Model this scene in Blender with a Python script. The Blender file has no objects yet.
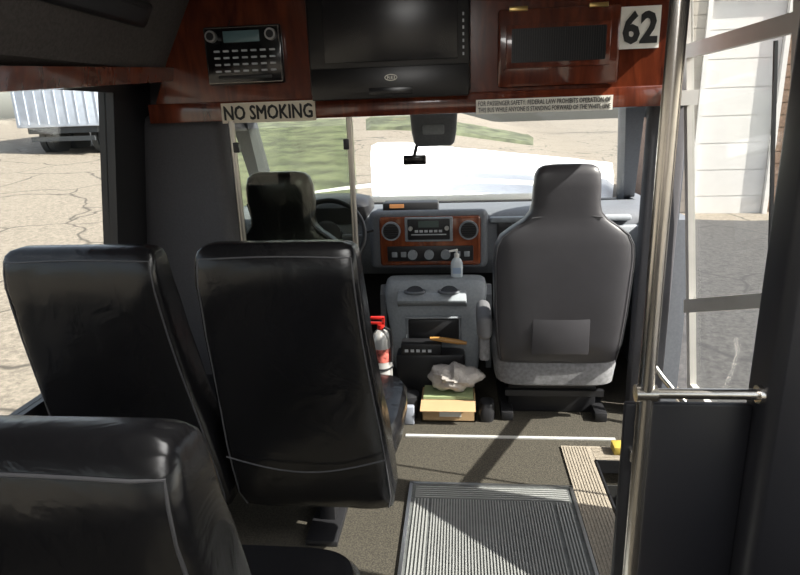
import bpy, bmesh, math, random
from mathutils import Vector, Matrix
random.seed(7)
C=bpy.context.scene.collection
# ------------------------------------------------------------ materials
def mat(name,col,rough=.5,metal=0,cn=None,bump=None,coat=0,spec=.5,stretch=(1,1,1)):
    m=bpy.data.materials.new(name);m.use_nodes=True
    nt=m.node_tree;b=nt.nodes['Principled BSDF']
    b.inputs['Base Color'].default_value=(*col,1);b.inputs['Roughness'].default_value=rough
    b.inputs['Metallic'].default_value=metal;b.inputs['Coat Weight'].default_value=coat
    b.inputs['Coat Roughness'].default_value=.08
    b.inputs['Specular IOR Level'].default_value=spec
    tc=nt.nodes.new('ShaderNodeTexCoord');mp=nt.nodes.new('ShaderNodeMapping');mp.inputs['Scale'].default_value=stretch
    nt.links.new(tc.outputs['Object'],mp.inputs[0])
    sc,amt=cn if cn else (6,.06)
    n=nt.nodes.new('ShaderNodeTexNoise');n.inputs['Scale'].default_value=sc;n.inputs['Detail'].default_value=5
    nt.links.new(mp.outputs[0],n.inputs['Vector'])
    mx=nt.nodes.new('ShaderNodeMix');mx.data_type='RGBA'
    mx.inputs[6].default_value=(*[c*(1-amt) for c in col],1);mx.inputs[7].default_value=(*[min(1,c*(1+amt)) for c in col],1)
    rp=nt.nodes.new('ShaderNodeMapRange');rp.inputs[1].default_value=.35;rp.inputs[2].default_value=.65
    nt.links.new(n.outputs['Fac'],rp.inputs[0]);nt.links.new(rp.outputs[0],mx.inputs[0]);nt.links.new(mx.outputs[2],b.inputs['Base Color'])
    if bump:
        bs,st=bump
        n2=nt.nodes.new('ShaderNodeTexNoise');n2.inputs['Scale'].default_value=bs;n2.inputs['Detail'].default_value=4;n2.inputs['Distortion'].default_value=.8
        nt.links.new(mp.outputs[0],n2.inputs['Vector'])
        bp=nt.nodes.new('ShaderNodeBump');bp.inputs['Strength'].default_value=st;bp.inputs['Distance'].default_value=.02
        nt.links.new(n2.outputs['Fac'],bp.inputs['Height']);nt.links.new(bp.outputs[0],b.inputs['Normal'])
    return m
def glassmat(name,tint=(1,1,1),gloss=.06):
    m=bpy.data.materials.new(name);m.use_nodes=True;nt=m.node_tree;nt.nodes.clear()
    o=nt.nodes.new('ShaderNodeOutputMaterial');t=nt.nodes.new('ShaderNodeBsdfTransparent');g=nt.nodes.new('ShaderNodeBsdfGlossy')
    t.inputs[0].default_value=(*tint,1);g.inputs['Roughness'].default_value=.03
    mx=nt.nodes.new('ShaderNodeMixShader');mx.inputs[0].default_value=gloss
    nt.links.new(t.outputs[0],mx.inputs[1]);nt.links.new(g.outputs[0],mx.inputs[2]);nt.links.new(mx.outputs[0],o.inputs[0])
    return m
LEA=mat('black_leather',(.006,.006,.007),.26,bump=(7,.36),cn=(3,.2))
LEA2=mat('black_leather_wrinkled',(.005,.005,.006),.28,bump=(13,.4),stretch=(1,1,.5))
SEAM=mat('seam_thread',(.055,.055,.06),.45)
VIN=mat('grey_vinyl',(.052,.050,.056),.4,bump=(5,.07))
ARM=mat('armrest_grey',(.15,.15,.16),.5)
GCL=mat('grey_cloth',(.19,.19,.2),.9,cn=(60,.2))
PAD=mat('charcoal_padding',(.062,.061,.068),.75,cn=(120,.08))
SOF=mat('soffit_fabric',(.075,.066,.062),.95,cn=(90,.15),bump=(120,.15))
BLK=mat('black_plastic',(.014,.014,.016),.42)
BLKP=mat('black_panel',(.010,.010,.013),.45)
BLKG=mat('black_gloss',(.006,.006,.007),.15)
TVB=mat('tv_black',(.007,.007,.008),.34)
SCR=mat('screen_dark',(.012,.012,.014),.25)
DGR=mat('dash_grey',(.12,.13,.145),.55,cn=(90,.08))
LGR=mat('console_grey',(.26,.285,.31),.55,cn=(70,.08))
CHR=mat('brushed_steel',(.60,.57,.53),.24,1)
CHRD=mat('dull_steel',(.40,.38,.35),.3,1)
ALU=mat('aluminium',(.6,.6,.6),.35,1)
SIL=mat('silver_paint',(.52,.5,.47),.4,.1)
WHT=mat('white_paint',(.8,.79,.76),.4,cn=(6,.02))
BEI=mat('sign_beige',(.66,.6,.48),.55)
WSG=mat('sign_white',(.85,.83,.76),.55)
INK=mat('ink_black',(.01,.01,.01),.6)
LTX=mat('pale_print',(.5,.52,.55),.5)
BRS=mat('brass',(.7,.5,.2),.3,1)
RED=mat('red_paint',(.45,.02,.015),.35)
CAR=mat('cardboard',(.42,.28,.15),.8)
PAP=mat('paper',(.6,.6,.56),.8)
GRN=mat('green_card',(.28,.34,.18),.7)
BAG=mat('plastic_bag',(.42,.39,.37),.2,bump=(30,.5),cn=(8,.15))
WDH=mat('light_wood',(.55,.28,.08),.4)
ORG=mat('orange_sticker',(.5,.22,.08),.6)
CLR=mat('clear_gel',(.6,.66,.7),.1)
CARP=mat('floor_speckled',(.048,.042,.031),.85,cn=(160,.5),bump=(200,.3))
RUB=mat('rubber_grey',(.09,.095,.095),.55,cn=(40,.2))
NOS=mat('nosing_beige',(.27,.235,.19),.6,cn=(120,.2))
STEP=mat('step_dark',(.03,.03,.03),.7)
CEIL=mat('ceiling_vinyl',(.5,.49,.47),.8)
SNOW=mat('snow',(.95,.95,.95),.7)
GRASS=mat('dry_grass',(.075,.085,.045),.95,cn=(1.2,.5))
TRK=mat('trailer_white',(.48,.54,.64),.45)
TRD=mat('trailer_under',(.03,.035,.04),.7)
BRK=mat('brown_siding',(.15,.095,.065),.8,cn=(20,.2))
SID=mat('tan_siding',(.38,.34,.29),.7,cn=(6,.03))
GAR=mat('garage_white',(.60,.58,.56),.6,cn=(6,.02))
BARK=mat('bark',(.09,.07,.05),.9)
GL=glassmat('window_glass',(.95,.96,.95),.05)
GLP=glassmat('partition_glass',(.9,.92,.86),.03)
def woodmat(name,c1,c2):
    W=bpy.data.materials.new(name);W.use_nodes=True
    nt=W.node_tree;b=nt.nodes['Principled BSDF'];tc=nt.nodes.new('ShaderNodeTexCoord');mp=nt.nodes.new('ShaderNodeMapping')
    mp.inputs['Scale'].default_value=(4,4,.8);n=nt.nodes.new('ShaderNodeTexNoise');n.inputs['Scale'].default_value=5;n.inputs['Detail'].default_value=8;n.inputs['Distortion'].default_value=1.2
    cr=nt.nodes.new('ShaderNodeValToRGB');cr.color_ramp.elements[0].color=(*c1,1);cr.color_ramp.elements[0].position=.3
    cr.color_ramp.elements[1].color=(*c2,1);cr.color_ramp.elements[1].position=.7
    nt.links.new(tc.outputs['Object'],mp.inputs[0]);nt.links.new(mp.outputs[0],n.inputs['Vector']);nt.links.new(n.outputs['Fac'],cr.inputs[0]);nt.links.new(cr.outputs[0],b.inputs['Base Color'])
    b.inputs['Roughness'].default_value=.2;b.inputs['Coat Weight'].default_value=.8;b.inputs['Coat Roughness'].default_value=.04
    return W
WOOD=woodmat('cherry_wood',(.06,.011,.005),(.155,.032,.012))
WOOD2=woodmat('red_brown_wood',(.12,.03,.012),(.28,.075,.027))
def asphalt(name,c1,c2,k=.8):
    m=bpy.data.materials.new(name);m.use_nodes=True;nt=m.node_tree;b=nt.nodes['Principled BSDF'];b.inputs['Roughness'].default_value=.9
    tc=nt.nodes.new('ShaderNodeTexCoord');n=nt.nodes.new('ShaderNodeTexNoise');n.inputs['Scale'].default_value=14;n.inputs['Detail'].default_value=12;n.inputs['Roughness'].default_value=.85
    nt.links.new(tc.outputs['Object'],n.inputs['Vector'])
    cr=nt.nodes.new('ShaderNodeValToRGB');cr.color_ramp.elements[0].color=(*c1,1);cr.color_ramp.elements[0].position=.42;cr.color_ramp.elements[1].color=(*c2,1);cr.color_ramp.elements[1].position=.58
    nt.links.new(n.outputs['Fac'],cr.inputs[0])
    n3=nt.nodes.new('ShaderNodeTexNoise');n3.inputs['Scale'].default_value=1.3;nt.links.new(tc.outputs['Object'],n3.inputs['Vector'])
    ad=nt.nodes.new('ShaderNodeMix');ad.data_type='VECTOR';ad.inputs[0].default_value=.35
    nt.links.new(tc.outputs['Object'],ad.inputs[4]);nt.links.new(n3.outputs['Color'],ad.inputs[5])
    v=nt.nodes.new('ShaderNodeTexVoronoi');v.feature='DISTANCE_TO_EDGE';v.inputs['Scale'].default_value=.6;nt.links.new(ad.outputs[1],v.inputs['Vector'])
    mr=nt.nodes.new('ShaderNodeMapRange');mr.inputs[1].default_value=.003;mr.inputs[2].default_value=.014;nt.links.new(v.outputs['Distance'],mr.inputs[0])
    mx=nt.nodes.new('ShaderNodeMix');mx.data_type='RGBA';mx.inputs[6].default_value=(*[c*k for c in c1],1)
    nt.links.new(mr.outputs[0],mx.inputs[0]);nt.links.new(cr.outputs[0],mx.inputs[7]);nt.links.new(mx.outputs[2],b.inputs['Base Color'])
    return m
ASP=asphalt('asphalt_lot',(.125,.108,.086),(.245,.212,.17),.5)
ASPD=asphalt('asphalt_shade_dark',(.03,.029,.03),(.07,.067,.065),1.0)  # asphalt darkened so its colour carries the shade by the garage
# ------------------------------------------------------------ builder
class B:
    def __init__(s): s.bm=bmesh.new()
    def _mi(s,faces,mi):
        for f in faces: f.material_index=mi
    def box(s,x0,x1,y0,y1,z0,z1,mi=0,bev=0,seg=2,M=None):
        r=bmesh.ops.create_cube(s.bm,size=1);vs=r['verts']
        for v in vs: v.co=Vector(((x0+x1)/2+v.co.x*(x1-x0),(y0+y1)/2+v.co.y*(y1-y0),(z0+z1)/2+v.co.z*(z1-z0)))
        if M is not None:
            for v in vs: v.co=M@v.co
        fs=set(f for v in vs for f in v.link_faces);s._mi(fs,mi)
        if bev:
            es=list(set(e for v in vs for e in v.link_edges))
            r=bmesh.ops.bevel(s.bm,geom=es,offset=bev,segments=seg,profile=.5,affect='EDGES')
            s._mi(r['faces'],mi)
        return s
    def hexa(s,P,mi=0):
        vs=[s.bm.verts.new(p) for p in P]
        for f in ((0,3,2,1),(4,5,6,7),(0,1,5,4),(1,2,6,5),(2,3,7,6),(3,0,4,7)):
            s.bm.faces.new([vs[i] for i in f]).material_index=mi
        return s
    def prism(s,poly,axis,a,b,mi=0):
        def P(p,t): return {'x':(t,p[0],p[1]),'y':(p[0],t,p[1]),'z':(p[0],p[1],t)}[axis]
        v0=[s.bm.verts.new(P(p,a)) for p in poly];v1=[s.bm.verts.new(P(p,b)) for p in poly];n=len(poly)
        fs=[s.bm.faces.new(v0),s.bm.faces.new(v1[::-1])]
        for i in range(n): fs.append(s.bm.faces.new([v0[i],v1[i],v1[(i+1)%n],v0[(i+1)%n]]))
        s._mi(fs,mi);return s
    def tube(s,pts,r,n=12,mi=0,closed=False,caps=True):
        pts=[Vector(p) for p in pts];N=len(pts);rings=[];up=None
        for i,p in enumerate(pts):
            if closed: t=(pts[(i+1)%N]-pts[i-1]).normalized()
            else: t=(pts[min(i+1,N-1)]-pts[max(i-1,0)]).normalized()
            if up is None: up=Vector((0,0,1)) if abs(t.z)<.9 else Vector((1,0,0))
            a=(up-t*up.dot(t)).normalized();bb=t.cross(a);up=a
            rr=r[i] if isinstance(r,(list,tuple)) else r
            rings.append([s.bm.verts.new(p+rr*(math.cos(q)*a+math.sin(q)*bb)) for q in [2*math.pi*k/n for k in range(n)]])
        fs=[]
        for i in range(N if closed else N-1):
            A=rings[i];D=rings[(i+1)%N]
            for k in range(n): fs.append(s.bm.faces.new([A[k],A[(k+1)%n],D[(k+1)%n],D[k]]))
        if not closed and caps: fs.append(s.bm.faces.new(rings[0][::-1]));fs.append(s.bm.faces.new(rings[-1]))
        s._mi(fs,mi);return s
    def loft(s,secs,N=56,mi=0):
        rings=[]
        for (cx,cy,z,w,d,e) in secs:
            ring=[]
            for k in range(N):
                t=2*math.pi*(k+.5)/N;c,sn=math.cos(t),math.sin(t)
                ring.append(s.bm.verts.new((cx+w/2*math.copysign(abs(c)**(2/e),c),cy+d/2*math.copysign(abs(sn)**(2/e),sn),z)))
            rings.append(ring)
        fs=[]
        for A,D in zip(rings,rings[1:]):
            for k in range(N): fs.append(s.bm.faces.new([A[k],A[(k+1)%N],D[(k+1)%N],D[k]]))
        fs.append(s.bm.faces.new(rings[0][::-1]));fs.append(s.bm.faces.new(rings[-1]));s._mi(fs,mi);return s
    def ball(s,c,r,mi=0,u=24,v=14):
        rr=bmesh.ops.create_uvsphere(s.bm,u_segments=u,v_segments=v,radius=1)
        for q in rr['verts']: q.co=Vector((c[0]+q.co.x*r[0],c[1]+q.co.y*r[1],c[2]+q.co.z*r[2]))
        s._mi(set(f for q in rr['verts'] for f in q.link_faces),mi);return s
    def done(s,name,mats,parent=None,label=None,cat=None,kind=None,group=None,smooth=38):
        bmesh.ops.recalc_face_normals(s.bm,faces=s.bm.faces)
        xs=[v.co for v in s.bm.verts]
        lo=Vector([min(v[i] for v in xs) for i in range(3)]);hi=Vector([max(v[i] for v in xs) for i in range(3)])
        o0=Vector(((lo.x+hi.x)/2,(lo.y+hi.y)/2,lo.z))
        for v in s.bm.verts: v.co-=o0
        me=bpy.data.meshes.new(name);s.bm.to_mesh(me);s.bm.free()
        if not isinstance(mats,(list,tuple)): mats=[mats]
        for m in mats: me.materials.append(m)
        if smooth: me.shade_smooth();me.set_sharp_from_angle(angle=math.radians(smooth))
        o=bpy.data.objects.new(name,me);C.objects.link(o);o.location=o0
        if parent: child(o,parent)
        if label: o['label']=label
        if cat: o['category']=cat
        if kind: o['kind']=kind
        if group: o['group']=group
        return o
def wloc(o):
    p=o.location.copy()
    if o.parent: p=p+o.matrix_parent_inverse.translation+wloc(o.parent)
    return p
def child(o,par):
    o.parent=par;o.matrix_parent_inverse=Matrix.Translation(-wloc(par))
def thing(name,label,cat,loc,group=None):
    e=bpy.data.objects.new(name,None);e.empty_display_size=.1;C.objects.link(e);e.location=loc
    e['label']=label;e['category']=cat
    if group: e['group']=group
    return e
def text(body,x0,x1,z0,z1,y,m,name,parent,off=0.0,bold=0):
    cu=bpy.data.curves.new('t','FONT');cu.body=body;cu.size=1;cu.offset=off;cu.extrude=.002;cu.resolution_u=2
    ob=bpy.data.objects.new('t',cu);C.objects.link(ob)
    dg=bpy.context.evaluated_depsgraph_get();me=bpy.data.meshes.new_from_object(ob.evaluated_get(dg))
    bpy.data.objects.remove(ob)
    vs=[v.co.copy() for v in me.vertices]
    lx=min(v.x for v in vs);hx=max(v.x for v in vs);ly=min(v.y for v in vs);hy=max(v.y for v in vs)
    cx,cz=(x0+x1)/2,(z0+z1)/2
    for v,c in zip(me.vertices,vs):
        v.co=((c.x-lx)/(hx-lx)*(x1-x0)+x0-cx,-c.z*.5,(c.y-ly)/(hy-ly)*(z1-z0)+z0-cz)
    if bold:
        bm=bmesh.new();bm.from_mesh(me);orig=list(bm.verts)+list(bm.edges)+list(bm.faces)
        for dx,dy,dz in ((bold,-.0002,0),(0,-.0004,bold)):
            r=bmesh.ops.duplicate(bm,geom=orig)
            for q in r['geom']:
                if isinstance(q,bmesh.types.BMVert): q.co+=Vector((dx,dy,dz))
        bm.to_mesh(me);bm.free()
    me.materials.clear();me.materials.append(m);me.name=name
    o=bpy.data.objects.new(name,me);C.objects.link(o);o.location=(cx,y,cz);child(o,parent)
    return o
S='structure'
XL=lambda z:-1.50+.14*z
XR=lambda z:1.125-.105*z
def wl(b,y0,y1,z0,z1,f=XL,sg=-1,th=.06,mi=0):
    a=f(z0);c=f(z1);t=sg*th
    b.hexa([(a,y0,z0),(a+t,y0,z0),(a+t,y1,z0),(a,y1,z0),(c,y0,z1),(c+t,y0,z1),(c+t,y1,z1),(c,y1,z1)],mi)
# ------------------------------------------------------------ shell
b=B();b.box(-1.58,.58,-2.6,3.95,-.12,0);b.box(.58,1.14,2.41,3.95,-.12,0);b.box(.58,1.14,-2.6,1.4,-.12,0)
b.done('floor',CARP,kind=S,smooth=0)
b=B();b.box(.585,.84,1.4,2.40,-.30,-.22);b.box(.84,1.16,1.4,2.40,-.52,-.44);b.box(.55,.585,1.4,2.40,-.30,-.12);b.box(.82,.84,1.4,2.40,-.5,-.3)
b.box(.585,1.1,2.405,2.44,-.5,-.12);b.box(.585,1.1,1.36,1.395,-.5,-.12)
b.done('trim_1',STEP,kind=S,smooth=0)
b=B()
wl(b,-2.6,2.5,0,.60);wl(b,-2.6,2.5,1.63,2.1);wl(b,2.22,2.5,.60,1.63);wl(b,-.05,.08,.60,1.63);wl(b,-2.6,-2.3,.60,1.63)
b.done('wall_left',BLK,kind=S,smooth=0)
b=B();wl(b,.08,2.22,.60,1.63,lambda z:XL(z)-.03,-1,.006);b.done('window_1',GL,kind=S,smooth=0)
b=B();wl(b,-2.3,-.05,.60,1.63,lambda z:XL(z)-.03,-1,.006);b.done('window_2',GL,kind=S,smooth=0)
b=B()
for y in (.08,2.20): wl(b,y,y+.02,.60,1.63,lambda z:XL(z)+.012,-1,.012)
wl(b,.08,2.22,.59,.615,lambda z:XL(z)+.012,-1,.012);wl(b,.08,2.22,1.615,1.64,lambda z:XL(z)+.012,-1,.012)
b.done('trim_2',BLK,kind=S,smooth=0)
b=B()
wl(b,-2.6,1.9,-.5,.62,XR,1);wl(b,-2.6,2.84,1.98,2.1,XR,1);wl(b,1.80,1.9,.62,1.98,XR,1);wl(b,-2.6,-2.3,.62,1.98,XR,1);wl(b,-2.3,1.80,1.6,1.98,XR,1)
b.prism([(1.42,.60),(1.82,.60),(1.82,1.12)],'x',1.02,1.07)  # unseen gusset added to cut a diagonal shadow across the floor plate
b.done('wall_right',PAD,kind=S,smooth=0)
b=B();wl(b,-2.3,1.80,.62,1.6,lambda z:XR(z)+.03,1,.006);b.done('window_3',GL,kind=S,smooth=0)
b=B();b.box(-1.5,1.1,-2.66,-2.6,-.1,.8);b.box(-1.5,1.1,-2.66,-2.6,1.7,2.1);b.box(-1.5,-1.1,-2.66,-2.6,.8,1.7);b.box(.8,1.1,-2.66,-2.6,.8,1.7)
b.done('wall_back',PAD,kind=S,smooth=0)
b=B();b.box(-1.35,1.05,-2.6,2.75,2.1,2.16);b.box(-1.3,.98,2.7,3.15,1.5,1.56);b.done('ceiling',CEIL,kind=S,smooth=0)
b=B()
b.hexa([(-1.31,-2.6,1.62),(-1.33,-2.6,1.62),(-1.25,2.41,1.68),(-1.155,2.41,1.70),(-.95,-2.6,2.1),(-1.33,-2.6,2.1),(-1.25,2.41,2.1),(-.93,2.41,2.1)])
b.done('trim_3',SOF,kind=S,smooth=0)
b=B();
b.hexa([(-1.28,-2.6,1.56),(-1.32,-2.6,1.56),(-1.32,1.3,1.58),(-1.25,1.3,1.575),(-1.25,-2.6,1.64),(-1.32,-2.6,1.64),(-1.32,1.3,1.65),(-1.235,1.3,1.645)])
b.hexa([(-1.25,1.3,1.575),(-1.32,1.3,1.58),(-1.3,2.41,1.65),(-1.12,2.41,1.66),(-1.235,1.3,1.645),(-1.32,1.3,1.65),(-1.3,2.41,1.71),(-1.11,2.41,1.71)])
b.done('trim_4',WOOD,kind=S,smooth=30)
b=B();b.hexa([(-1.50,2.44,0),(-.96,2.44,0),(-.96,2.60,0),(-1.50,2.60,0),(-1.31,2.44,1.54),(-.98,2.44,1.54),(-.98,2.60,1.54),(-1.31,2.60,1.54)])
bmesh.ops.bevel(b.bm,geom=list(b.bm.edges),offset=.045,segments=5,profile=.5,affect='EDGES')
b.box(-1.36,-1.12,2.50,2.62,1.40,2.1);b.done('trim_5',PAD,kind=S)
b=B();b.box(.84,1.0,2.84,2.93,-.5,1.62,bev=.02);b.done('trim_6',PAD,kind=S)
b=B();b.box(.672,1.09,1.26,1.38,-.02,2.1,bev=.025,seg=3);b.done('trim_7',BLKP,kind=S)
b=B();b.box(-1.36,-1.28,2.6,3.95,-.12,.98);b.box(-1.36,-1.22,2.6,2.75,.98,1.56);b.box(-1.36,-1.1,2.6,3.2,1.45,1.56)
b.done('wall_cab_left',DGR,kind=S,smooth=0)
b=B();b.box(1.02,1.1,2.93,3.95,-.12,.98);b.box(.9,1.0,2.93,3.2,1.45,1.56);b.box(.96,1.02,2.9,3.0,.98,1.5)
b.done('wall_cab_right',DGR,kind=S,smooth=0)
b=B();b.box(-1.36,1.1,3.9,3.96,-.12,.95);b.done('wall_front',BLK,kind=S,smooth=0)
b=B();b.hexa([(-1.25,3.8,.95),(-1.30,3.8,.95),(-1.30,3.9,.95),(-1.2,3.9,.95),(-1.08,3.08,1.5),(-1.16,3.08,1.5),(-1.16,3.18,1.5),(-1.06,3.18,1.5)]);b.done('trim_8',DGR,kind=S)
b=B();b.hexa([(1.0,3.8,.95),(1.06,3.8,.95),(1.06,3.9,.95),(.98,3.9,.95),(.79,3.08,1.5),(.88,3.08,1.5),(.88,3.18,1.5),(.78,3.18,1.5)]);b.done('trim_9',DGR,kind=S)
b=B();b.hexa([(-1.24,3.88,.95),(1.0,3.88,.95),(1.0,3.886,.95),(-1.24,3.886,.95),(-1.08,3.14,1.5),(.8,3.14,1.5),(.8,3.146,1.5),(-1.08,3.146,1.5)]);b.done('window_4',GL,kind=S,smooth=0)
# ------------------------------------------------------------ entry door
R=thing('bus_entry_door','glazed bus entry door with silver frame beside the stepwell','door',(1.09,2.35,-.45))
b=B()
for y0,y1 in ((2.785,2.825),(1.89,1.95)): wl(b,y0,y1,-.45,1.98,lambda z:XR(z)+.0,1,.03)
wl(b,1.95,2.785,1.69,1.745,XR,1,.025);wl(b,1.95,2.785,-.45,.2,XR,1,.03);wl(b,1.95,2.785,1.93,1.98,XR,1,.03)
b.done('door_frame',SIL,R,label='silver aluminium frame',smooth=0)
b=B();wl(b,1.95,2.785,.2,1.69,lambda z:XR(z)+.02,1,.006);b.done('glass_pane',GL,R,smooth=0)
b=B();wl(b,1.95,2.785,1.745,1.93,lambda z:XR(z)+.02,1,.006);b.done('transom_pane',GL,R,smooth=0)
b=B();b.hexa([(1.04,2.785,.565),(1.06,2.785,.565),(1.025,1.95,.865),(1.005,1.95,.865),(1.035,2.785,.63),(1.055,2.785,.63),(1.02,1.95,.915),(1.0,1.95,.915)]);b.done('slanted_rail',SIL,R)
b=B();b.hexa([(.955,2.06,1.68),(.965,2.06,1.68),(.965,2.07,1.68),(.955,2.07,1.68),(1.095,2.03,.2),(1.105,2.03,.2),(1.105,2.04,.2),(1.095,2.04,.2)]);b.done('weather_seal',BLK,R)
# ------------------------------------------------------------ overhead cabinet
R=thing('overhead_cabinet','glossy cherry wood cabinet spanning above the driving cab','cabinet',(-.2,2.5,1.5))
b=B()
b.prism([(-1.24,1.5),(.765,1.5),(.83,2.1),(-1.0,2.1),(-1.07,1.9),(-1.15,1.7)],'y',2.4,2.7)
b.done('body',WOOD,R)
b=B();b.box(-1.235,.765,2.385,2.41,1.5,1.575,bev=.006);b.done('lower_lip',WOOD,R)
b=B();b.box(.14,.575,2.375,2.402,1.585,1.855,bev=.012);V=b.done('vent_door',WOOD,R)
b=B();b.box(.17,.54,2.366,2.378,1.65,1.80,bev=.004);b.done('inner_frame',WOOD,V)
b=B();b.box(.19,.52,2.360,2.368,1.67,1.785,0)
for i in range(40):
    x=.195+i*.0083;b.box(x,x+.003,2.357,2.361,1.672,1.783,0)
b.done('vent_grille',BLK,V)
for x in (.18,.46):
    b=B();b.box(x,x+.065,2.366,2.38,1.845,1.86,bev=.002);b.done('hinge',BRS,V)
R=thing('stereo_radio','black car stereo with twin dials set into the wood cabinet','radio',(-.81,2.38,1.63))
b=B();b.box(-.965,-.665,2.365,2.399,1.635,1.845,bev=.008);b.done('faceplate',BLKG,R)
b=B();b.tube([(-.958,2.366,1.642),(-.672,2.366,1.642),(-.672,2.366,1.838),(-.958,2.366,1.838)],.003,6,closed=True);b.done('chrome_edging',CHR,R)
b=B();b.box(-.92,-.71,2.358,2.367,1.655,1.668,bev=.003);b.done('cassette_slot',BLK,R)
b=B();b.box(-.885,-.745,2.356,2.367,1.785,1.826,bev=.003);b.done('display',mat('display_grey',(.12,.2,.22),.2),R)
for x in (-.93,-.70):
    b=B();b.tube([(x,2.367,1.808),(x,2.345,1.808)],.021,20);b.done('dial',ALU,R)
    b=B();b.tube([(x,2.346,1.808),(x,2.341,1.808)],.014,20);b.done('dial_cap',BLK,R)
for i in range(7):
    for j in range(4):
        x=-.928+i*.036;z=1.680+j*.024;b=B();b.box(x,x+.022,2.358,2.367,z,z+.007,bev=.002);b.done('button',LTX,R)
R=thing('flat_television','black flat television mounted on the wood cabinet','television',(-.26,2.33,1.56))
b=B();b.box(-.552,.04,2.31,2.399,1.575,2.095,bev=.012);b.box(-.545,.033,2.30,2.32,1.562,1.672,bev=.003);b.done('casing',TVB,R)
b=B();b.box(-.49,-.005,2.303,2.312,1.69,2.07,bev=.003);b.done('screen',SCR,R)
b=B();b.tube([(-.248+.022*math.cos(t),2.298,1.634+.010*math.sin(t)) for t in [k*math.pi/12 for k in range(24)]],.0018,6,closed=True);b.done('logo_ring',WSG,R)
text('REI',-.262,-.234,1.629,1.639,2.298,WSG,'logo',R,.01)
for i in range(7):
    z=1.70+i*.022;b=B();b.box(.012,.018,2.306,2.312,z,z+.010);b.done('button',LTX,R)
b=B();b.box(-.33,-.17,2.296,2.30,1.575,1.60,bev=.001);b.done('sensor_strip',SCR,R)
R=thing('number_sign','white square sign with black number 62 on the cabinet','sign',(.645,2.395,1.70))
b=B();b.box(.576,.714,2.392,2.3995,1.703,1.844);b.done('plate',WSG,R)
text('62',.584,.706,1.718,1.830,2.390,INK,'lettering',R,.035)
R=thing('no_smoking_sign','beige NO SMOKING strip on the lip of the cabinet','sign',(-.74,2.38,1.49))
b=B();b.box(-.93,-.555,2.377,2.3845,1.492,1.568);b.done('plate',BEI,R)
text('NO SMOKING',-.92,-.568,1.503,1.555,2.375,INK,'lettering',R,0,.003)
R=thing('passenger_safety_sign','white strip sign with two lines of safety text','sign',(.33,2.38,1.49))
b=B();b.box(.062,.562,2.377,2.3845,1.494,1.546);b.done('plate',WSG,R)
text('FOR PASSENGER SAFETY: FEDERAL LAW PROHIBITS OPERATION OF',.07,.554,1.523,1.540,2.3755,INK,'lettering',R,0)
text('THIS BUS WHILE ANYONE IS STANDING FORWARD OF THE WHITE LINE',.07,.554,1.500,1.517,2.3755,INK,'lettering',R,0)
R=thing('soffit_speaker','dark oblong speaker unit fixed to the fabric soffit','speaker',(-1.06,1.85,1.86))
Mr=Matrix.Translation((-1.07,1.85,1.86))@Matrix.Rotation(math.radians(-58),4,'Y')
b=B();b.box(-.045,.045,-.30,.30,-.02,.022,0,.018,3,Mr);b.done('housing',BLK,R)
b=B();b.box(-.026,.026,-.25,.25,-.025,-.018,0,.003,2,Mr);b.done('grille',mat('grille_dark_grey',(.04,.04,.045),.6),R)
# ------------------------------------------------------------ bus seats
def bus_seat():
    cx=-.51
    R=thing('bus_seat','x','seat',(cx,1.85,0),'black leather bus passenger seats')
    D=[(.205,.40,.05),(.212,.47,.10),(.23,.52,.135),(.29,.545,.155),(.40,.542,.16),(.5,.535,.16),(.58,.525,.155),(.68,.51,.15),(.8,.495,.148),(.9,.485,.142),(1.0,.475,.135),(1.06,.47,.128),(1.105,.464,.118),(1.135,.458,.106),(1.153,.447,.09),(1.165,.422,.068),(1.172,.37,.04)]
    rear=lambda z:1.70-(z-.26)*.215
    b=B();secs=[]
    for z,w,d in D:
        off=.028*max(0,(.9-z))
        secs.append((cx+off,rear(z)+ (max(0,z-1.08)*.25)+.08,z,w,d,7.5))
    b.loft(secs,72)
    for v in b.bm.verts:
        q=v.co;f=min(1,max(0,(1.16-q.z)*8))
        v.co.y=q.y+f*(.003*math.sin(q.x*31+q.z*9)*math.sin(q.z*23+q.x*7)+.0015*math.sin(q.z*51+q.x*40))
    b.done('backrest',LEA,R)
    L=[];Rr=[]
    for (x,y,z,w,d,e) in secs[2:14]:
        L.append((x-w/2+.014,y-d/2+.008,z));Rr.append((x+w/2-.014,y-d/2+.008,z))
    x,y,z,w,d,e=secs[13]
    top=[(x-w/2+.014+(w-.028)*t,y-d/2+.001,z+.006*math.sin(math.pi*t)) for t in (.08,.2,.35,.5,.65,.8,.92)]
    b=B();b.tube(L+top+Rr[::-1],.0026,8);b.done('piping',SEAM,R)
    x,y,z,w,d,e=secs[5]
    b=B();b.tube([(x-w/2+.01+(w-.02)*t,y-d/2-.001,.45-.05*math.sin(math.pi*t)+.01) for t in [k/12 for k in range(13)]],.0025,8);b.done('seam',SEAM,R)
    b=B();b.loft([(cx+.035,2.01,.345,.44,.40,5),(cx+.035,2.01,.355,.50,.46,5),(cx+.035,2.01,.40,.53,.50,5),(cx+.035,2.01,.46,.53,.50,5),(cx+.035,2.01,.485,.50,.47,5),(cx+.035,2.01,.495,.40,.38,4)],56)
    b.done('seat_cushion',LEA,R)
    b=B();b.box(cx-.2,cx+.2,1.80,2.2,.30,.35,bev=.008);b.done('seat_frame',BLK,R)
    b=B();b.box(cx-.03,cx+.03,1.92,2.02,.02,.31,bev=.006);b.done('pedestal',BLK,R)
    b=B();b.box(cx-.06,cx+.06,1.80,2.2,0,.025,bev=.005);b.done('floor_plate',BLK,R)
    return R
def dup(R,loc):
    n=R.copy();C.objects.link(n);n.location=loc
    for ch in R.children:
        c2=ch.copy();C.objects.link(c2);c2.parent=n;c2.matrix_parent_inverse=ch.matrix_parent_inverse.copy()
    return n
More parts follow.
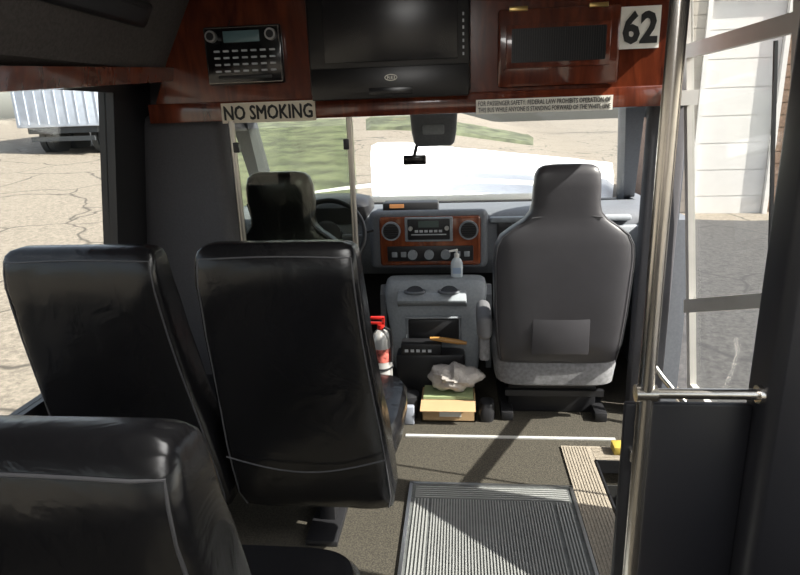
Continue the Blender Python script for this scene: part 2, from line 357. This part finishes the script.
s1=bus_seat();s1['label']='black leather bus seat on the aisle with stitched seams'
s2=dup(s1,(-1.072,1.83,0));s2['label']='black leather bus seat standing against the window'
s3=dup(s1,(-.53,.82,0));s3['label']='black leather aisle seat with creased top in the next row'
# ------------------------------------------------------------ cab seats
def cab_seat(name,label,cx,Y,m,arm,D,e=4.2):
    R=thing(name,label,'seat',(cx,Y+.25,0))
    b=B();b.loft([(cx,Y+.11-(z-.33)*.11,z,w,d,e) for z,w,d in D],64);b.done('backrest',m,R)
    for t in (-1,1):
        b=B();b.tube([(cx+t*(w/2-.01),Y+.11-(z-.33)*.11-d/2+.02,z) for z,w,d in D[2:14]],.003,6);b.done('seam',SEAM,R)
    if arm:
        b=B();b.tube([(cx-.15+.3*k/8,Y+.11-(1.055-.33)*.11-.056,1.05+.012*math.sin(math.pi*k/8)) for k in range(9)],.003,6);b.done('headrest_seam',SEAM,R)
        b=B();b.box(cx-.13,cx+.13,Y+.11-.025-.0785,Y+.11-.025-.07,.40,.60,bev=.003,seg=2);b.done('lower_panel',m,R)
    b=B();b.loft([(cx,Y+.36,.20,.54,.54,6),(cx,Y+.36,.215,.58,.58,6),(cx,Y+.36,.30,.60,.60,6),(cx,Y+.36,.36,.58,.58,6),(cx,Y+.38,.42,.54,.52,5),(cx,Y+.38,.43,.4,.4,4)],56);b.done('seat_cushion',GCL,R,label='light grey cloth cushion')
    b=B();b.box(cx-.22,cx+.22,Y+.2,Y+.58,0,.205,bev=.01);b.box(cx-.26,cx-.20,Y+.1,Y+.6,0,.05,bev=.006);b.box(cx+.20,cx+.26,Y+.1,Y+.6,0,.05,bev=.006)
    b.box(cx-.24,cx+.24,Y+.12,Y+.15,.13,.16);b.done('seat_base',BLK,R)
    if arm:
        x=cx+arm*.345
        b=B();b.box(x-.038,x+.035,Y+.04,Y+.34,.45,.575,bev=.034,seg=4);b.done('armrest',ARM,R)
        b=B();b.box(x-.026,x+.026,Y+.08,Y+.3,.33,.47,bev=.015);b.done('armrest_bracket',GCL,R)
    return R
DP=[(.33,.46,.06),(.335,.53,.10),(.35,.56,.13),(.45,.59,.15),(.6,.61,.155),(.75,.62,.155),(.85,.625,.15),(.92,.61,.145),(.965,.565,.14),(1.0,.475,.13),(1.035,.37,.122),(1.07,.31,.12),(1.11,.29,.12),(1.18,.285,.12),(1.235,.275,.112),(1.26,.25,.09),(1.272,.21,.06),(1.277,.14,.03)]
DD=[(.33,.42,.06),(.335,.50,.10),(.35,.52,.13),(.45,.56,.15),(.6,.58,.155),(.7,.60,.155),(.8,.60,.15),(.88,.58,.145),(.93,.52,.14),(.965,.44,.13),(.99,.37,.125),(1.02,.315,.12),(1.06,.30,.13),(1.13,.32,.14),(1.2,.315,.13),(1.245,.29,.11),(1.262,.25,.08),(1.27,.18,.04)]
cab_seat('passenger_seat','grey vinyl high-backed cab seat with integral headrest',.46,2.66,VIN,-1,DP)
cab_seat('driver_seat','black leather driver seat with wrinkled headrest cover',-.83,2.72,LEA2,0,DD,3.2)
# ------------------------------------------------------------ driver partition
R=thing('driver_partition','clear panel partition between steel poles behind driver seat','partition',(-.65,2.35,0))
for x in (-.42,-.885):
    b=B();b.tube([(x,2.35,0),(x,2.35,1.5)],.012,14);b.tube([(x,2.35,0),(x,2.35,.012)],.035,16);b.done('pole',CHRD,R)
b=B();b.box(-.872,-.433,2.346,2.354,.86,1.47);b.done('clear_panel',GLP,R,smooth=0)
b=B();b.box(-.872,-.433,2.34,2.36,.06,.86,bev=.004);b.done('lower_panel',PAD,R)
for z in (.92,1.40):
    for x in (-.434,-.874):
        b=B();b.box(x-.012,x+.012,2.338,2.362,z-.02,z+.02,bev=.003);b.done('bracket',BLK,R)
ex=-.335
R=thing('fire_extinguisher','silver fire extinguisher with red valve strapped beside pole','fire extinguisher',(ex,2.36,.37))
b=B();b.tube([(ex,2.36,.37),(ex,2.36,.375),(ex,2.36,.60),(ex,2.36,.625),(ex,2.36,.64)],[.036,.042,.042,.03,.014],24);b.done('cylinder_body',mat('extinguisher_body',(.5,.49,.48),.25,.3),R)
b=B();b.tube([(ex,2.36,.50),(ex,2.36,.56)],.0428,24,caps=False);b.done('label_band',mat('label_redwhite',(.4,.1,.08),.5,cn=(60,.7)),R)
b=B();b.tube([(ex,2.36,.64),(ex,2.36,.66)],.016,14);b.box(ex-.048,ex+.017,2.352,2.368,.66,.672,bev=.003);b.box(ex-.043,ex+.017,2.352,2.368,.682,.694,bev=.003);b.box(ex+.007,ex+.017,2.352,2.368,.66,.69);b.done('valve_handle',RED,R)
b=B();b.tube([(ex+.017,2.345,.65),(ex+.042,2.335,.64),(ex+.047,2.335,.58),(ex+.044,2.335,.50)],.007,8);b.done('hose',BLK,R)
b=B();b.tube([(ex+.045*math.cos(t),2.36+.045*math.sin(t),.47) for t in [k*math.pi/12 for k in range(24)]],.004,6,closed=True);b.box(-.408,ex-.04,2.352,2.368,.46,.48);b.done('mounting_strap',BLK,R)
# ------------------------------------------------------------ stanchion + modesty panel
R=thing('grab_pole','tall polished steel grab pole with horizontal rail and black panel','pole',(.42,1.3,0))
b=B();b.tube([(.42,1.3,.0),(.42,1.3,2.1)],.0185,20);b.tube([(.42,1.3,0),(.42,1.3,.012)],.04,20);b.done('pole',CHR,R)
b=B();b.tube([(.42,1.3,.87),(.672,1.3,.87)],.0125,16);b.tube([(.397,1.3,.87),(.443,1.3,.87)],.0205,16);b.tube([(.662,1.3,.87),(.673,1.3,.87)],.021,18);b.done('horizontal_rail',CHR,R)
b=B();b.box(.385,.672,1.325,1.345,.03,.83,bev=.006);b.done('modesty_panel',BLKP,R,label='black vinyl modesty panel')
for z in (.2,.7):
    b=B();b.box(.40,.44,1.305,1.327,z-.015,z+.015,bev=.003);b.done('clamp',CHR,R)
b=B();b.tube([(.90,2.83,.38),(.91,2.79,.32),(.96,2.75,.25),(1.02,2.71,.18),(1.085,2.68,.12)],.014,12);b.done('step_grab_handle',CHR,None,label='curved steel grab handle at the entry step',cat='handle')
# ------------------------------------------------------------ floor plate, nosing, strips
R=thing('floor_lift_plate','ribbed grey rubber floor plate framed with aluminium','floor plate',(.12,1.6,0))
b=B();b.box(-.205,.44,1.0,2.19,.0,.006);b.done('rubber_sheet',RUB,R,smooth=0)
b=B()
n=44
for i in range(n):
    x=-.12+i*(.48/n);b.box(x,x+.005,1.0,2.09,.006,.011)
for i in range(6):
    y=2.10+i*.0135;b.box(-.19,.425,y,y+.006,.006,.011)
for i in range(5):
    x=-.19+i*.013;b.box(x,x+.006,1.0,2.09,.006,.011);x=.37+i*.012;b.box(x,x+.006,1.0,2.09,.006,.011)
b.done('ribs',mat('rib_rubber',(.26,.265,.26),.5),R,smooth=0)
b=B();b.box(-.218,-.205,1.0,2.2,0,.012);b.box(.44,.452,1.0,2.2,0,.012);b.box(-.218,.452,2.19,2.203,0,.012);b.done('edge_trim',ALU,R,smooth=0)
b=B();b.box(.456,.585,1.0,2.52,0,.008);b.box(.585,.84,2.40,2.52,0,.008);b.box(.58,.588,1.4,2.40,-.03,.008)
for i in range(9): b.box(.466+i*.0125,.4715+i*.0125,1.0,2.51,.008,.0105)
for i in range(8): b.box(.59,.835,2.412+i*.0125,2.4175+i*.0125,.008,.0105)
b.done('trim_10',NOS,kind=S,smooth=0)
b=B();b.box(.586,.594,1.4,2.405,-.05,.011);b.box(.586,.84,2.395,2.403,-.05,.011);b.done('trim_12',BLK,kind=S,smooth=0)
b=B();b.box(-.27,.72,2.585,2.605,0,.006);b.done('trim_11',mat('white_line',(.45,.45,.44),.4),kind=S,smooth=0)
# ------------------------------------------------------------ dashboard
R=thing('dashboard','grey van dashboard with cherry wood centre panel','dashboard',(-.15,3.4,.6))
prof=[(3.86,.62),(3.86,.95),(3.6,.985),(3.40,.985),(3.34,.978),(3.30,.96),(3.275,.93),(3.262,.88),(3.26,.78),(3.275,.73),(3.31,.69),(3.42,.60)]
b=B();b.prism(prof,'x',-1.27,1.01);b.done('dash_body',DGR,R,smooth=40)
b=B();b.box(-.50,.15,3.225,3.30,.675,1.0,bev=.035,seg=5);b.done('centre_surround',DGR,R)
b=B();b.box(-.44,.11,3.212,3.235,.70,.972,bev=.016,seg=3);P=b.done('wood_panel',WOOD2,R)
for x in (-.375,.045):
    b=B();b.tube([(x,3.225,.895),(x,3.200,.895)],.052,28);b.done('round_vent',LGR,P)
    b=B();b.tube([(x,3.205,.895),(x,3.196,.895)],.043,28)
    for k in range(5): b.box(x-.036,x+.036,3.190,3.198,.868+k*.0125,.872+k*.0125)
    b.done('vent_louvre',BLK,P)
b=B();b.box(-.30,-.04,3.203,3.22,.835,.968,bev=.006);b.done('radio_bezel',LGR,P)
b=B();b.box(-.285,-.055,3.198,3.22,.845,.96,bev=.006);b.done('radio_face',BLK,P)
b=B();b.box(-.225,-.115,3.193,3.20,.915,.95);b.done('radio_display',mat('lcd',(.1,.13,.12),.2),P)
for k in range(6):
    b=B();b.box(-.245+k*.026,-.227+k*.026,3.192,3.20,.888,.90);b.done('button',LTX,P)
b=B();b.box(-.265,-.075,3.195,3.20,.872,.878);b.done('disc_slot',LTX,P)
for x in (-.268,-.072):
    b=B();b.tube([(x,3.2,.91),(x,3.184,.91)],.012,14);b.done('knob',ALU,P)
b=B();b.box(-.40,.07,3.203,3.215,.725,.81,bev=.006);b.done('climate_plate',BLK,P)
for x in (-.26,-.17,-.08):
    b=B();b.tube([(x,3.205,.765),(x,3.18,.765)],.026,18);b.box(x-.003,x+.003,3.176,3.182,.745,.785);b.done('climate_knob',LGR,P)
for x in (-.375,-.325,-.03,.02):
    b=B();b.box(x,x+.03,3.197,3.204,.75,.78,bev=.003);b.done('switch',LGR,P)
b=B();b.box(-.43,-.12,3.31,3.42,.97,1.035,bev=.012);b.done('top_pod',BLK,R)
b=B();b.box(-.39,-.31,3.304,3.312,1.006,1.026);b.done('dash_sticker',ORG,R)
b=B();b.loft([(-.75,3.42,.93,.50,.34,4),(-.75,3.42,1.02,.50,.34,4),(-.75,3.43,1.05,.46,.30,4),(-.75,3.44,1.065,.36,.22,3)],48);b.done('instrument_hood',BLK,R)
b=B();b.box(.30,.95,3.235,3.28,.72,.90,bev=.015);b.done('glove_box_lid',LGR,R)
b=B();b.box(.20,.28,3.245,3.28,.84,.93,bev=.01);b.done('side_vent',BLK,R)
b=B();b.box(.16,.9,3.238,3.285,.925,.955,bev=.01);b.done('dash_trim_strip',LGR,R)
# engine cover console
R=thing('engine_cover_console','light grey plastic engine cover with cup tray and cubby','console',(-.13,3.1,0))
b=B();b.loft([(-.135,3.13,.15,.44,.18,7),(-.135,3.13,.16,.46,.21,7),(-.135,3.12,.40,.50,.21,7),(-.135,3.125,.54,.54,.20,7),(-.135,3.14,.60,.55,.17,6),(-.135,3.15,.635,.53,.14,6),(-.135,3.155,.645,.50,.12,6)],72);b.done('cover_shell',LGR,R,smooth=30)
for x in (-.435,.135):
    b=B();b.prism([(3.22,.15),(3.22,.59),(3.14,.61),(3.10,.565),(3.08,.15)],'x',x,x+.03);b.done('side_rib',DGR,R,smooth=25)
b=B();b.box(-.28,-.01,3.005,3.03,.335,.455,bev=.01);b.done('cubby',BLK,R)
b=B();b.tube([(-.29,3.008,.325),(-.29,3.008,.465),(.0,3.008,.465),(.0,3.008,.325)],.008,8,closed=True);b.done('cubby_rim',LGR,R)
b=B();b.prism([(3.06,.50),(3.08,.60),(3.00,.605),(2.955,.575),(2.965,.555),(3.02,.53)],'x',-.33,.03)
bmesh.ops.bevel(b.bm,geom=list(b.bm.edges),offset=.008,segments=2,profile=.5,affect='EDGES')
b.done('cup_tray',LGR,R,label='protruding light grey cup holder tray',smooth=25)
for x in (-.24,-.06):
    b=B();b.tube([(x+.052*math.cos(t),3.018+.036*math.sin(t),.607) for t in [k*math.pi/14 for k in range(28)]],.008,8,closed=True);b.done('cup_holder_ring',DGR,R)
    b=B();b.tube([(x,3.022,.600),(x,3.018,.6085)],.044,24);b.done('cup_holder',BLK,R)
b=B();b.box(-.42,.05,2.91,3.2,0,.16,bev=.02);b.box(-.34,.02,2.90,3.02,.0,.30,bev=.02);b.done('lower_housing',BLK,R)
# steering wheel
R=thing('steering_wheel','black leather steering wheel on column facing driver seat','steering wheel',(-.72,3.1,.85))
Ms=Matrix.Translation((-.70,3.06,.90))@Matrix.Rotation(math.radians(62),4,'X')
b=B();b.tube([Ms@Vector((.20*math.cos(t),.20*math.sin(t),0)) for t in [k*math.pi/24 for k in range(48)]],.014,12,closed=True);b.done('rim',BLK,R)
for a_ in (0,180,250,290):
    t=math.radians(a_);b=B();b.tube([Ms@Vector((.05*math.cos(t),.05*math.sin(t),-.01)),Ms@Vector((.2*math.cos(t),.2*math.sin(t),0))],.012,8);b.done('spoke',DGR,R)
b=B();b.tube([Ms@Vector((0,0,-.03)),Ms@Vector((0,0,.02)),Ms@Vector((0,0,.03))],[.085,.08,.06],24);b.done('hub',BLK,R)
b=B();b.tube([Ms@Vector((0,0,-.03)),Ms@Vector((0,0,-.20))],.035,16);b.done('steering_column',BLK,R)
b=B();b.tube([Ms@Vector((.03,0,-.08)),Ms@Vector((.24,.05,-.06))],.008,8);b.done('shift_lever',BLK,R)
# overhead mirror console
R=thing('rear_view_mirror','dark rear view mirror hanging under grey overhead console','mirror',(-.12,2.95,1.5))
b=B();b.loft([(-.12,2.95,1.355,.16,.10,4),(-.12,2.95,1.37,.19,.14,5),(-.12,2.95,1.42,.21,.19,5),(-.12,2.95,1.5,.22,.22,6)],40);b.done('overhead_console',DGR,R)
b=B();b.box(-.17,-.07,2.84,2.862,1.41,1.455,bev=.008);b.done('map_light',LGR,R)
b=B();b.tube([(-.2,2.95,1.38),(-.22,2.93,1.30)],.008,8);b.box(-.27,-.16,2.915,2.93,1.27,1.315,bev=.008,seg=3);b.done('mirror_glass',BLKG,R)
# sanitizer bottle
by=3.165;bz=-.010
R=thing('hand_sanitizer_bottle','clear hand sanitizer pump bottle standing on the console','bottle',(-.02,by,.646))
b=B();b.loft([(-.02,by,.656+bz,.055,.035,3),(-.02,by,.66+bz,.065,.042,3),(-.02,by,.735+bz,.065,.042,3),(-.02,by,.755+bz,.045,.035,2.5),(-.02,by,.765+bz,.026,.026,2)],24);b.done('bottle_body',CLR,R)
b=B();b.box(-.042,.002,by-.026,by-.019,.68+bz,.712+bz);b.done('bottle_label',mat('label_blue',(.35,.45,.6),.5),R)
b=B();b.tube([(-.02,by,.765+bz),(-.02,by,.785+bz)],.014,14);b.tube([(-.02,by,.785+bz),(-.02,by,.805+bz)],.005,8);b.tube([(-.015,by,.806+bz),(-.06,by-.01,.80+bz)],.006,8);b.done('pump_top',WHT,R)
# box, bag, misc
R=thing('cardboard_box','open tan cardboard box with white label on cab floor','box',(-.065,2.81,0))
b=B();b.box(-.20,.07,2.74,2.89,0,.008);b.box(-.20,.07,2.74,2.746,0,.12);b.box(-.20,.07,2.884,2.89,0,.12);b.box(-.20,-.194,2.74,2.89,0,.12);b.box(.064,.07,2.74,2.89,0,.12);b.done('carton',CAR,R,smooth=0)
b=B();b.box(-.11,-.0,2.737,2.7405,.03,.07);b.done('paper_label',PAP,R,smooth=0)
b=B();b.hexa([(-.20,2.74,.12),(.07,2.74,.12),(.07,2.742,.118),(-.20,2.742,.118),(-.205,2.69,.085),(.07,2.69,.085),(.07,2.69,.082),(-.205,2.69,.082)]);b.done('box_flap',CAR,R,smooth=0)
b=B();b.box(-.19,.06,2.748,2.882,.121,.135);b.done('magazine',GRN,None,label='green printed magazine lying on the cardboard box',cat='magazine')
b=B();b.ball((-.035,2.812,.215),(.135,.068,.070),0,44,28)
for v in b.bm.verts:
    q=v.co.copy();dd=(q-Vector((-.035,2.812,.215)));k=1+random.uniform(-.03,.04)+.08*math.sin(math.atan2(dd.z,dd.x)*5+1)+.05*math.sin(q.x*70+q.z*60)+.04*math.sin(q.x*130)
    v.co=Vector((-.035,2.812,.215))+Vector((dd.x*k,dd.y*k,dd.z*k))
    if v.co.z<.137: v.co.z=.137
b.done('plastic_bag',BAG,None,label='crumpled translucent plastic bag on top of the box',cat='bag',smooth=35)
R=thing('two_way_radio','black two-way radio unit with buttons on engine cover','radio',(-.2,2.95,.301))
b=B();b.box(-.31,-.10,2.89,2.985,.301,.36,bev=.006);b.done('radio_case',BLK,R)
for k in range(5):
    b=B();b.box(-.29+k*.03,-.272+k*.03,2.886,2.891,.318,.332);b.done('button',LTX,R)
b=B();b.tube([(-.16,2.925,.380),(-.10,2.92,.376),(-.02,2.91,.368),(.03,2.905,.362)],[.009,.014,.014,.008],12);b.done('wooden_brush_handle',WDH,None,label='varnished wooden brush handle lying on the radio unit',cat='brush')
b=B();b.loft([(-.29,2.82,.0,.14,.14,3),(-.29,2.82,.06,.15,.15,3),(-.28,2.81,.12,.13,.11,2.6),(-.28,2.81,.14,.06,.05,2)],24)
b.done('black_pouch',BLK,None,label='small black pouch on the cab floor',cat='pouch')
b=B();b.loft([(.125,2.80,.0,.08,.12,3),(.125,2.80,.05,.09,.13,3),(.13,2.80,.09,.07,.09,2.6),(.13,2.80,.10,.03,.04,2)],20)
b.done('folded_glove',BLK,None,label='dark folded work glove lying beside the cardboard box',cat='glove')
b=B();b.box(-.30,-.235,2.70,2.735,0,.10,bev=.008,M=None);b.done('tissue_packet',mat('packet_pale',(.25,.27,.32),.5),None,label='pale tissue packet standing beside the black pouch',cat='packet')
b=B();b.box(.675,.73,2.44,2.51,.011,.05,bev=.006);b.done('yellow_step_marker',mat('yellow_paint',(.45,.33,.06),.5),None,label='small yellow marker block at the stepwell edge',cat='marker')
# added fill lamps on the ceiling, out of view, to brighten the cabin
for y in (-1.6,-.5,.7):
    R=thing('fill_light','added fill light panel overhead, out of view','fill light',(-.15,y,2.05),'added fill lights')
    b=B();b.box(-.35,.05,y-.4,y+.4,2.06,2.1,bev=.015);b.done('fill_lamp_cover',WHT,R)
    ld=bpy.data.lights.new('lamp','AREA');ld.shape='RECTANGLE';ld.size=.38;ld.size_y=.78;ld.energy=9;ld.color=(1,.98,.95)
    lo=bpy.data.objects.new('fill_lamp',ld);C.objects.link(lo);lo.location=(-.15,y,2.055);child(lo,R)
# ------------------------------------------------------------ outside
def gz(x,y):
    r=math.hypot(x,y);k=.068 if x<-2 else (.02 if x>5 else .068-.048*(x+2)/7)
    return -.75+k*max(0,r-3) if r<45 else -.75+k*42
b=B();N=80;g=[]
for i in range(N+1):
    row=[]
    for j in range(N+1):
        x=-60+120*i/N;y=-30+120*j/N;row.append(b.bm.verts.new((x,y,gz(x,y))))
    g.append(row)
for i in range(N):
    for j in range(N): b.bm.faces.new([g[i][j],g[i+1][j],g[i+1][j+1],g[i][j+1]])
b.done('ground',ASP,kind=S)
def patch(name,m,x0,x1,y0,y1,dz,label,cat,bumpy=0):
    b=B();n=24;g=[]
    for i in range(n+1):
        row=[]
        for j in range(n+1):
            y=y0+(y1-y0)*j/n;a=x0(y) if callable(x0) else x0;c=x1(y) if callable(x1) else x1
            x=a+(c-a)*i/n
            e=min(i,n-i,j,n-j);row.append(b.bm.verts.new((x,y,gz(x,y)+(dz+bumpy*random.random() if e>0 else -.05))))
        g.append(row)
    for i in range(n):
        for j in range(n): b.bm.faces.new([g[i][j],g[i+1][j],g[i+1][j+1],g[i][j+1]])
    o=b.done(name,m,None,label=label,cat=cat);o['kind']='stuff';return o
patch('snow_field',SNOW,lambda y:-.15*y,lambda y:.25*y,5.5,22,.10,'bright white snow covering the lot ahead of the bus','snow',.03)
patch('lawn',GRASS,lambda y:-.42*y,lambda y:-.17*y,8,34,.1,'dull olive lawn beyond the parking lot','lawn',.05)
patch('far_lawn',GRASS,lambda y:-.155*y,lambda y:.12*y,27,34,.1,'strip of dull green grass beyond the snow','lawn',.05)
patch('shade_painted_drive',ASPD,lambda y:max(1.4,.27*y),16,-4,11.8,.04,'asphalt by the garage coloured dark for building shade','painted_shade',0)  # ground patch painted dark in place of the building's shade
b=B()
n=20;g=[]
for i in range(n+1):
    row=[]
    for j in range(n+1):
        u=-1+2*i/n;y=3.98+1.1*j/n;row.append(b.bm.verts.new((-.13+.98*u*(1-.12*j/n),y,1.06-.06*u*u-.08*(j/n)**1.6)))
    g.append(row)
for i in range(n):
    for j in range(n): b.bm.faces.new([g[i][j],g[i+1][j],g[i+1][j+1],g[i][j+1]])
b.box(-.93,.67,3.99,5.0,-.3,.86,bev=.05);b.done('van_hood',WHT,None,label='white painted hood of the bus ahead of windshield',cat='hood')
tx,ty=-12.9,19.0;tz=gz(tx,ty)
R=thing('semi_trailer','white box trailer parked across the sunlit lot','trailer',(tx,ty,tz))
b=B();b.box(tx-1.5,tx+1.5,ty,ty+9,tz+.9,tz+3.9,bev=.04)
for k in range(9): b.box(tx-1.4+k*.345,tx-1.37+k*.345,ty-.02,ty,tz+1.0,tz+3.8)
b.done('cargo_box',TRK,R)
b=B();b.box(tx-1.2,tx+1.2,ty+.1,ty+8.5,tz+.7,tz+.9);b.box(tx-1.1,tx+1.1,ty+.05,ty+.12,tz+.45,tz+.6);b.done('chassis',TRD,R)
for dx in (-1.05,-.8,.8,1.05):
    for dy in (1.0,2.2):
        b=B();b.tube([(tx+dx-.1,ty+dy,tz+.5),(tx+dx+.1,ty+dy,tz+.5)],.5,20);b.done('wheel',TRD,R)
R=thing('garage_building','brown sided building with white panelled garage door','building',(7,12.5,-.6))
b=B();b.box(4.0,12,12.2,15,-.75,3.7)
for k in range(20): b.box(5.86,8,12.17,12.2,-.7+k*.22,-.7+k*.22+.2)
b.done('building_wall',BRK,R,smooth=0)
b=B();b.box(3.9,4.38,12.05,12.25,-.75,3.7)
for k in range(20): b.box(3.9,4.38,12.035,12.05,-.7+k*.22,-.7+k*.22+.205)
b.done('tan_siding',SID,R,smooth=0)
b=B();b.box(4.46,5.74,12.1,12.22,-.7,3.3)
for k in range(8): b.box(4.47,5.73,12.085,12.11,-.68+k*.495,-.68+k*.495+.475)
b.done('garage_door',GAR,R,smooth=0)
b=B();b.box(4.38,4.46,12.0,12.2,-.75,3.4);b.box(5.74,5.82,12.0,12.2,-.75,3.4);b.box(4.38,5.82,12.0,12.2,3.3,3.4);b.done('door_trim',GAR,R,smooth=0)
for i,(x,y) in enumerate([(-24,34),(-17,38),(13,40),(-32,26)]):
    z=gz(x,y);R=thing('tree','bare dark deciduous tree beyond the lot','tree',(x,y,z),'distant bare trees')
    b=B();b.tube([(x,y,z-.2),(x+.1,y,z+3),(x,y+.2,z+7)],[.3,.2,.06],8);b.done('trunk',BARK,R)
    b=B()
    for k in range(14):
        h=2+k*.35;t=k*2.4;L=2.6-.12*k
        b.tube([(x,y,z+h),(x+L*.5*math.cos(t),y+L*.5*math.sin(t),z+h+.8),(x+L*math.cos(t),y+L*math.sin(t),z+h+2)],[.08,.05,.015],5)
    b.done('branches',BARK,R)
# ------------------------------------------------------------ light
w=bpy.data.worlds.new('World');bpy.context.scene.world=w;w.use_nodes=True;nt=w.node_tree
sk=nt.nodes.new('ShaderNodeTexSky');sk.sky_type='NISHITA';sk.sun_disc=False;sk.sun_elevation=math.radians(41);sk.sun_rotation=math.radians(102);sk.air_density=1.2;sk.dust_density=3
hs=nt.nodes.new('ShaderNodeHueSaturation');hs.inputs['Saturation'].default_value=.5
nt.links.new(sk.outputs[0],hs.inputs['Color']);nt.links.new(hs.outputs[0],nt.nodes['Background'].inputs[0]);nt.nodes['Background'].inputs[1].default_value=.28
sd=bpy.data.lights.new('sun','SUN');sd.energy=13;sd.angle=.009;sd.color=(1,.95,.87);so=bpy.data.objects.new('sun',sd);C.objects.link(so)
so.rotation_euler=Vector((.9,-.2,.8)).to_track_quat('Z','Y').to_euler()
# ------------------------------------------------------------ camera
cd=bpy.data.cameras.new('camera');cd.lens=27;cd.sensor_width=36;cd.clip_start=.02;cam=bpy.data.objects.new('camera',cd);C.objects.link(cam)
cam.matrix_world=Matrix.Translation((0,0,1.5))@(Matrix.Rotation(math.radians(6),4,'Z')@Matrix.Rotation(math.radians(74),4,'X')@Matrix.Rotation(math.radians(-2),4,'Z'))
bpy.context.scene.camera=cam
vs=bpy.context.scene.view_settings
vs.view_transform='Standard'
vs.exposure=.2
